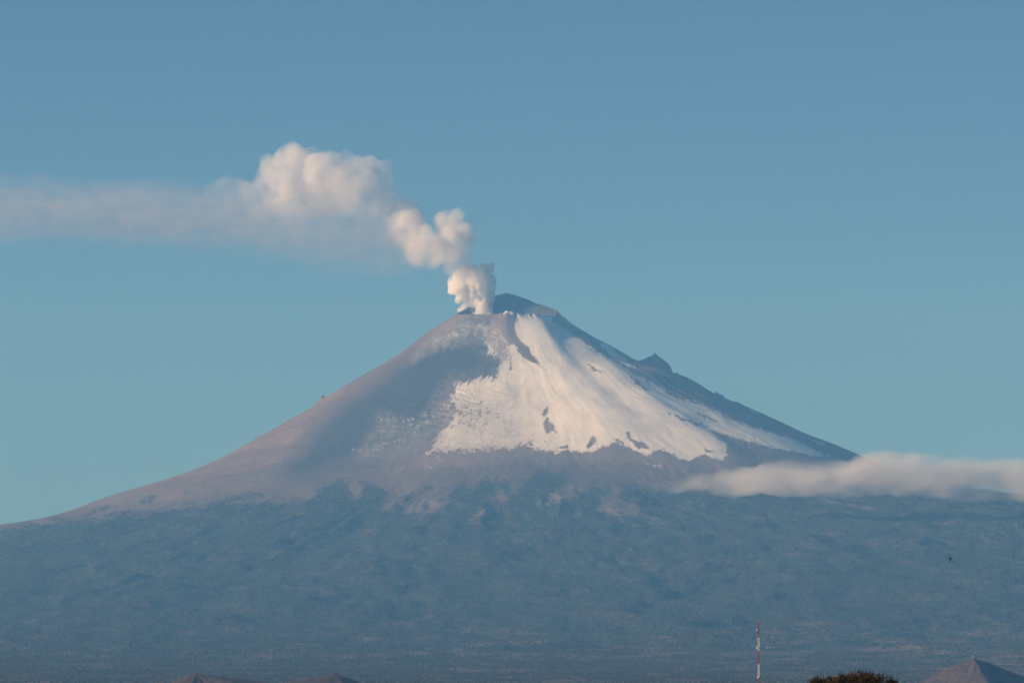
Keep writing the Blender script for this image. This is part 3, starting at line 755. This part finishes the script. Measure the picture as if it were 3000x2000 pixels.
def d_billow(k, P):
    s = sep(k, P)
    xn = k.math('DIVIDE', k.math('SUBTRACT', s[0], x0b), x1b - x0b)
    zt = k.curve(xn, [nrm(*p) for p in ztop])
    depth = k.math('SUBTRACT', zt, k.math('DIVIDE', k.math('SUBTRACT', s[2], zl0), zl1 - zl0))     # how far below the top outline
    n1 = k.noise(P, 1 / 120, 5, .6); n2 = k.noise(P, 1 / 330, 3, .5)
    depth = k.math('ADD', depth, k.math('MULTIPLY', k.math('SUBTRACT', n2, .5), .20))
    low = k.curve(xn, [nrm(*p) for p in ((850, 395), (1000, 400), (1200, 420), (1400, 420), (1600, 440), (1720, 500), (1820, 580), (1950, 690), (2100, 760), (2250, 790))])
    zz = k.math('ADD', k.math('DIVIDE', k.math('SUBTRACT', s[2], zl0), zl1 - zl0), k.math('MULTIPLY', k.math('SUBTRACT', n2, .5), .30))
    above = k.math('SUBTRACT', zz, low)
    body = k.math('ADD', k.rng(above, -.07, .26, 0, .94), k.rng(above, -.26, .05, 0, .10))
    body = k.math('MULTIPLY', body, k.rng(depth, -.12, .06))
    xf = k.curve(xn, [(0, .10), (.1, .22), (.22, .38), (.36, .85), (.55, .62), (.66, .62), (.71, 1.0), (.9, 1.35), (1, 1.4)])
    e = k.rng(k.math('ADD', k.math('MULTIPLY', n1, .6), k.math('MULTIPLY', n2, .4)), .36, .62, .02, 1)
    return k.math('MULTIPLY', k.math('MULTIPLY', k.math('MULTIPLY', body, e), xf), .0125)
m_bil = volume_mat('billowing_smoke', (.985, .965, .955), d_billow, .22, .2)
hull('smoke_billow', ppx(bil_, fB, PY, .5, 1.0, 5, 1940, -150), 15, [(150, 30), (60, 12), (28, 5)], m_bil, plume, 6)
# --- thin drifting trail
trail = [(-700, 415, 200), (0, 420, 200), (300, 415, 190), (600, 430, 185), (900, 450, 190), (1200, 490, 190), (1500, 530, 200), (1750, 565, 190), (1950, 600, 120)]
x0t, x1t = uL(-700, 0).x, uL(2000, 0).x
PXT = PY / F_PX / 1.568
def d_trail(k, P):
    s = sep(k, P)
    xn = k.math('DIVIDE', k.math('SUBTRACT', s[0], x0t), x1t - x0t)
    nx_ = lambda X: (uL(X, 0).x - x0t) / (x1t - x0t)
    zc_ = k.curve(xn, [(nx_(X), (uL(0, Y).z - zl0) / (zl1 - zl0)) for X, Y, h in trail])
    hh = k.curve(xn, [(nx_(X), h / 300) for X, Y, h in trail])
    zz = k.math('SUBTRACT', k.math('DIVIDE', k.math('SUBTRACT', s[2], zl0), zl1 - zl0), zc_)
    n2 = k.noise(k.vscale(P, (.35, 1, 1)), 1 / 260, 4, .5); n1 = k.noise(k.vscale(P, (.5, 1, 1)), 1 / 90, 4, .55)
    zz = k.math('ADD', k.math('MULTIPLY', zz, zl1 - zl0), k.math('MULTIPLY', k.math('SUBTRACT', n2, .5), 330))
    rz_ = k.math('DIVIDE', zz, k.math('MULTIPLY', hh, 300 * PXT))
    ry_ = k.math('DIVIDE', s[1], 330.0)
    q = k.math('SQRT', k.math('ADD', k.math('MULTIPLY', rz_, rz_), k.math('MULTIPLY', ry_, ry_)))
    fall = k.rng(q, 1.0, .1, 0, 1)
    xf = k.curve(xn, [(0, .45), (.26, .62), (.45, .68), (.6, .64), (.75, .55), (.9, .5), (1, .1)])
    return k.math('MULTIPLY', k.math('MULTIPLY', k.math('MULTIPLY', fall, k.rng(n1, .3, .68, .25, 1.45)), xf), .0030)
m_tr = volume_mat('thin_smoke', (.90, .82, .78), d_trail, .2, .2)
tp_ = []
for i in range(70):
    X = -700 + 2620 * i / 69
    Yc = np.interp(X, [t[0] for t in trail], [t[1] for t in trail]); h = np.interp(X, [t[0] for t in trail], [t[2] for t in trail])
    tp_.append((uL(X, Yc), (h * PXT * 1.1, 330, h * PXT * .98)))
hull('smoke_trail', tp_, 26, [(260, 26), (110, 10)], m_tr, plume, 8)

# --- cloud bank lying against the right flank
CY = 37300.0
cloud_o = at(2450, 1400, CY)
fC = lambda X, Y: (1900 + X / 2.138, 1250 + Y / 2.138)
cp = [(120, 385, 120, 26), (300, 345, 170, 44), (560, 325, 170, 62), (540, 375, 170, 50), (880, 295, 200, 84), (900, 360, 240, 62), (1150, 310, 180, 84), (1250, 370, 260, 60), (1450, 235, 170, 74), (1600, 300, 230, 105), (1750, 250, 200, 72),
      (1950, 255, 220, 66), (2000, 370, 320, 78), (2200, 310, 220, 96), (2352, 285, 200, 84), (2400, 380, 270, 74), (2600, 320, 260, 115), (2900, 320, 320, 115), (3250, 330, 320, 110), (3600, 350, 250, 80)]
puffs = []
rr_ = random.Random(3)
for (X, Y, a, b) in cp:
    c = at(*fC(X, Y), CY); s = CY / F_PX / 2.138
    puffs.append((Vector((c.x, CY + rr_.uniform(-60, 60), c.z)) - cloud_o, (a * s * 1.15, 380, b * s * 1.36)))
cu = lambda X, Y: at(*fC(X, Y), CY) - cloud_o
ctop = [(-20, 372), (120, 352), (300, 292), (500, 255), (750, 214), (900, 208), (1100, 222), (1300, 178), (1450, 150), (1600, 165), (1750, 176), (1900, 182), (2100, 214), (2250, 205), (2352, 190), (2600, 195), (3000, 200), (3600, 250)]
cbot = [(-20, 400), (300, 410), (600, 432), (1000, 430), (1600, 440), (2000, 452), (2352, 458), (3000, 455), (3600, 440)]
cx0, cx1 = cu(-20, 0).x, cu(3600, 0).x
cz0, cz1 = cu(0, 520).z, cu(0, 80).z
cn = lambda X, Y: ((cu(X, 0).x - cx0) / (cx1 - cx0), (cu(0, Y).z - cz0) / (cz1 - cz0))
def d_cloud(k, P):
    s = sep(k, P)
    xn = k.math('DIVIDE', k.math('SUBTRACT', s[0], cx0), cx1 - cx0)
    zt = k.curve(xn, [cn(*p) for p in ctop]); zb = k.curve(xn, [cn(*p) for p in cbot])
    Q = k.n('ShaderNodeMapping', {'Vector': P, 'Rotation': (0, R(-14), 0), 'Scale': (.5, .7, 1)}).outputs[0]
    n1 = k.noise(Q, 1 / 95, 6, .58); n2 = k.noise(Q, 1 / 250, 2, .5)
    zz = k.math('DIVIDE', k.math('SUBTRACT', s[2], cz0), cz1 - cz0)
    zz = k.math('ADD', zz, k.math('MULTIPLY', k.math('SUBTRACT', n1, .5), .62))
    a = k.rng(k.math('SUBTRACT', zt, zz), -.06, .18); b = k.rng(k.math('SUBTRACT', zz, zb), -.12, .20)
    yf = k.rng(k.math('ABSOLUTE', k.math('ADD', s[1], k.math('MULTIPLY', k.math('SUBTRACT', n2, .5), 340))), 330, 90)
    e = k.rng(k.math('ADD', k.math('MULTIPLY', n2, .6), k.math('MULTIPLY', n1, .4)), .40, .60, .03, 1)
    xf = k.curve(xn, [(0, .05), (.025, .2), (.06, .55), (.11, .9), (.16, 1), (1, 1)])
    d = k.math('MULTIPLY', k.math('MULTIPLY', k.math('MULTIPLY', a, b), k.math('MULTIPLY', e, yf)), xf)
    return k.math('MULTIPLY', d, .0080)
m_cl = volume_mat('cloud_vapour', (.955, .945, .955), d_cloud, .22, .2)
cloud = hull('cloud', puffs, 17, [(160, 16), (60, 6)], m_cl, None, 12)
cloud.location = cloud_o
tag(cloud, 'low grey white cloud bank lying against the right flank of the volcano', 'cloud')

# ------------------------------------------------------------------ haze
bm = bmesh.new()
hx, hy0, hy1, hz0, hz1 = 25500, -5500, 68500, -70, 4850
bmesh.ops.create_cube(bm, size=1, matrix=Matrix.Translation((0, (hy0 + hy1) / 2, (hz0 + hz1) / 2)) @ Matrix.Diagonal((2 * hx, hy1 - hy0, hz1 - hz0, 1)))
hme = mesh_from(bm, 'haze')
k = NT('blue_haze')
pv = k.n('ShaderNodeVolumePrincipled', {'Color': (.15, .455, .97, 1), 'Density': 2.05e-5, 'Anisotropy': 0.0, 'Absorption Color': (1, 1, 1, 1)})
pv.inputs['Density Attribute'].default_value = ''
k.t.links.new(pv.outputs[0], k.out.inputs['Volume'])
haze = link('haze', hme, k.m)
haze.display_type = 'WIRE'
tag(haze, 'even pale blue haze filling the air between the viewer and the mountain', 'haze', kind='stuff')
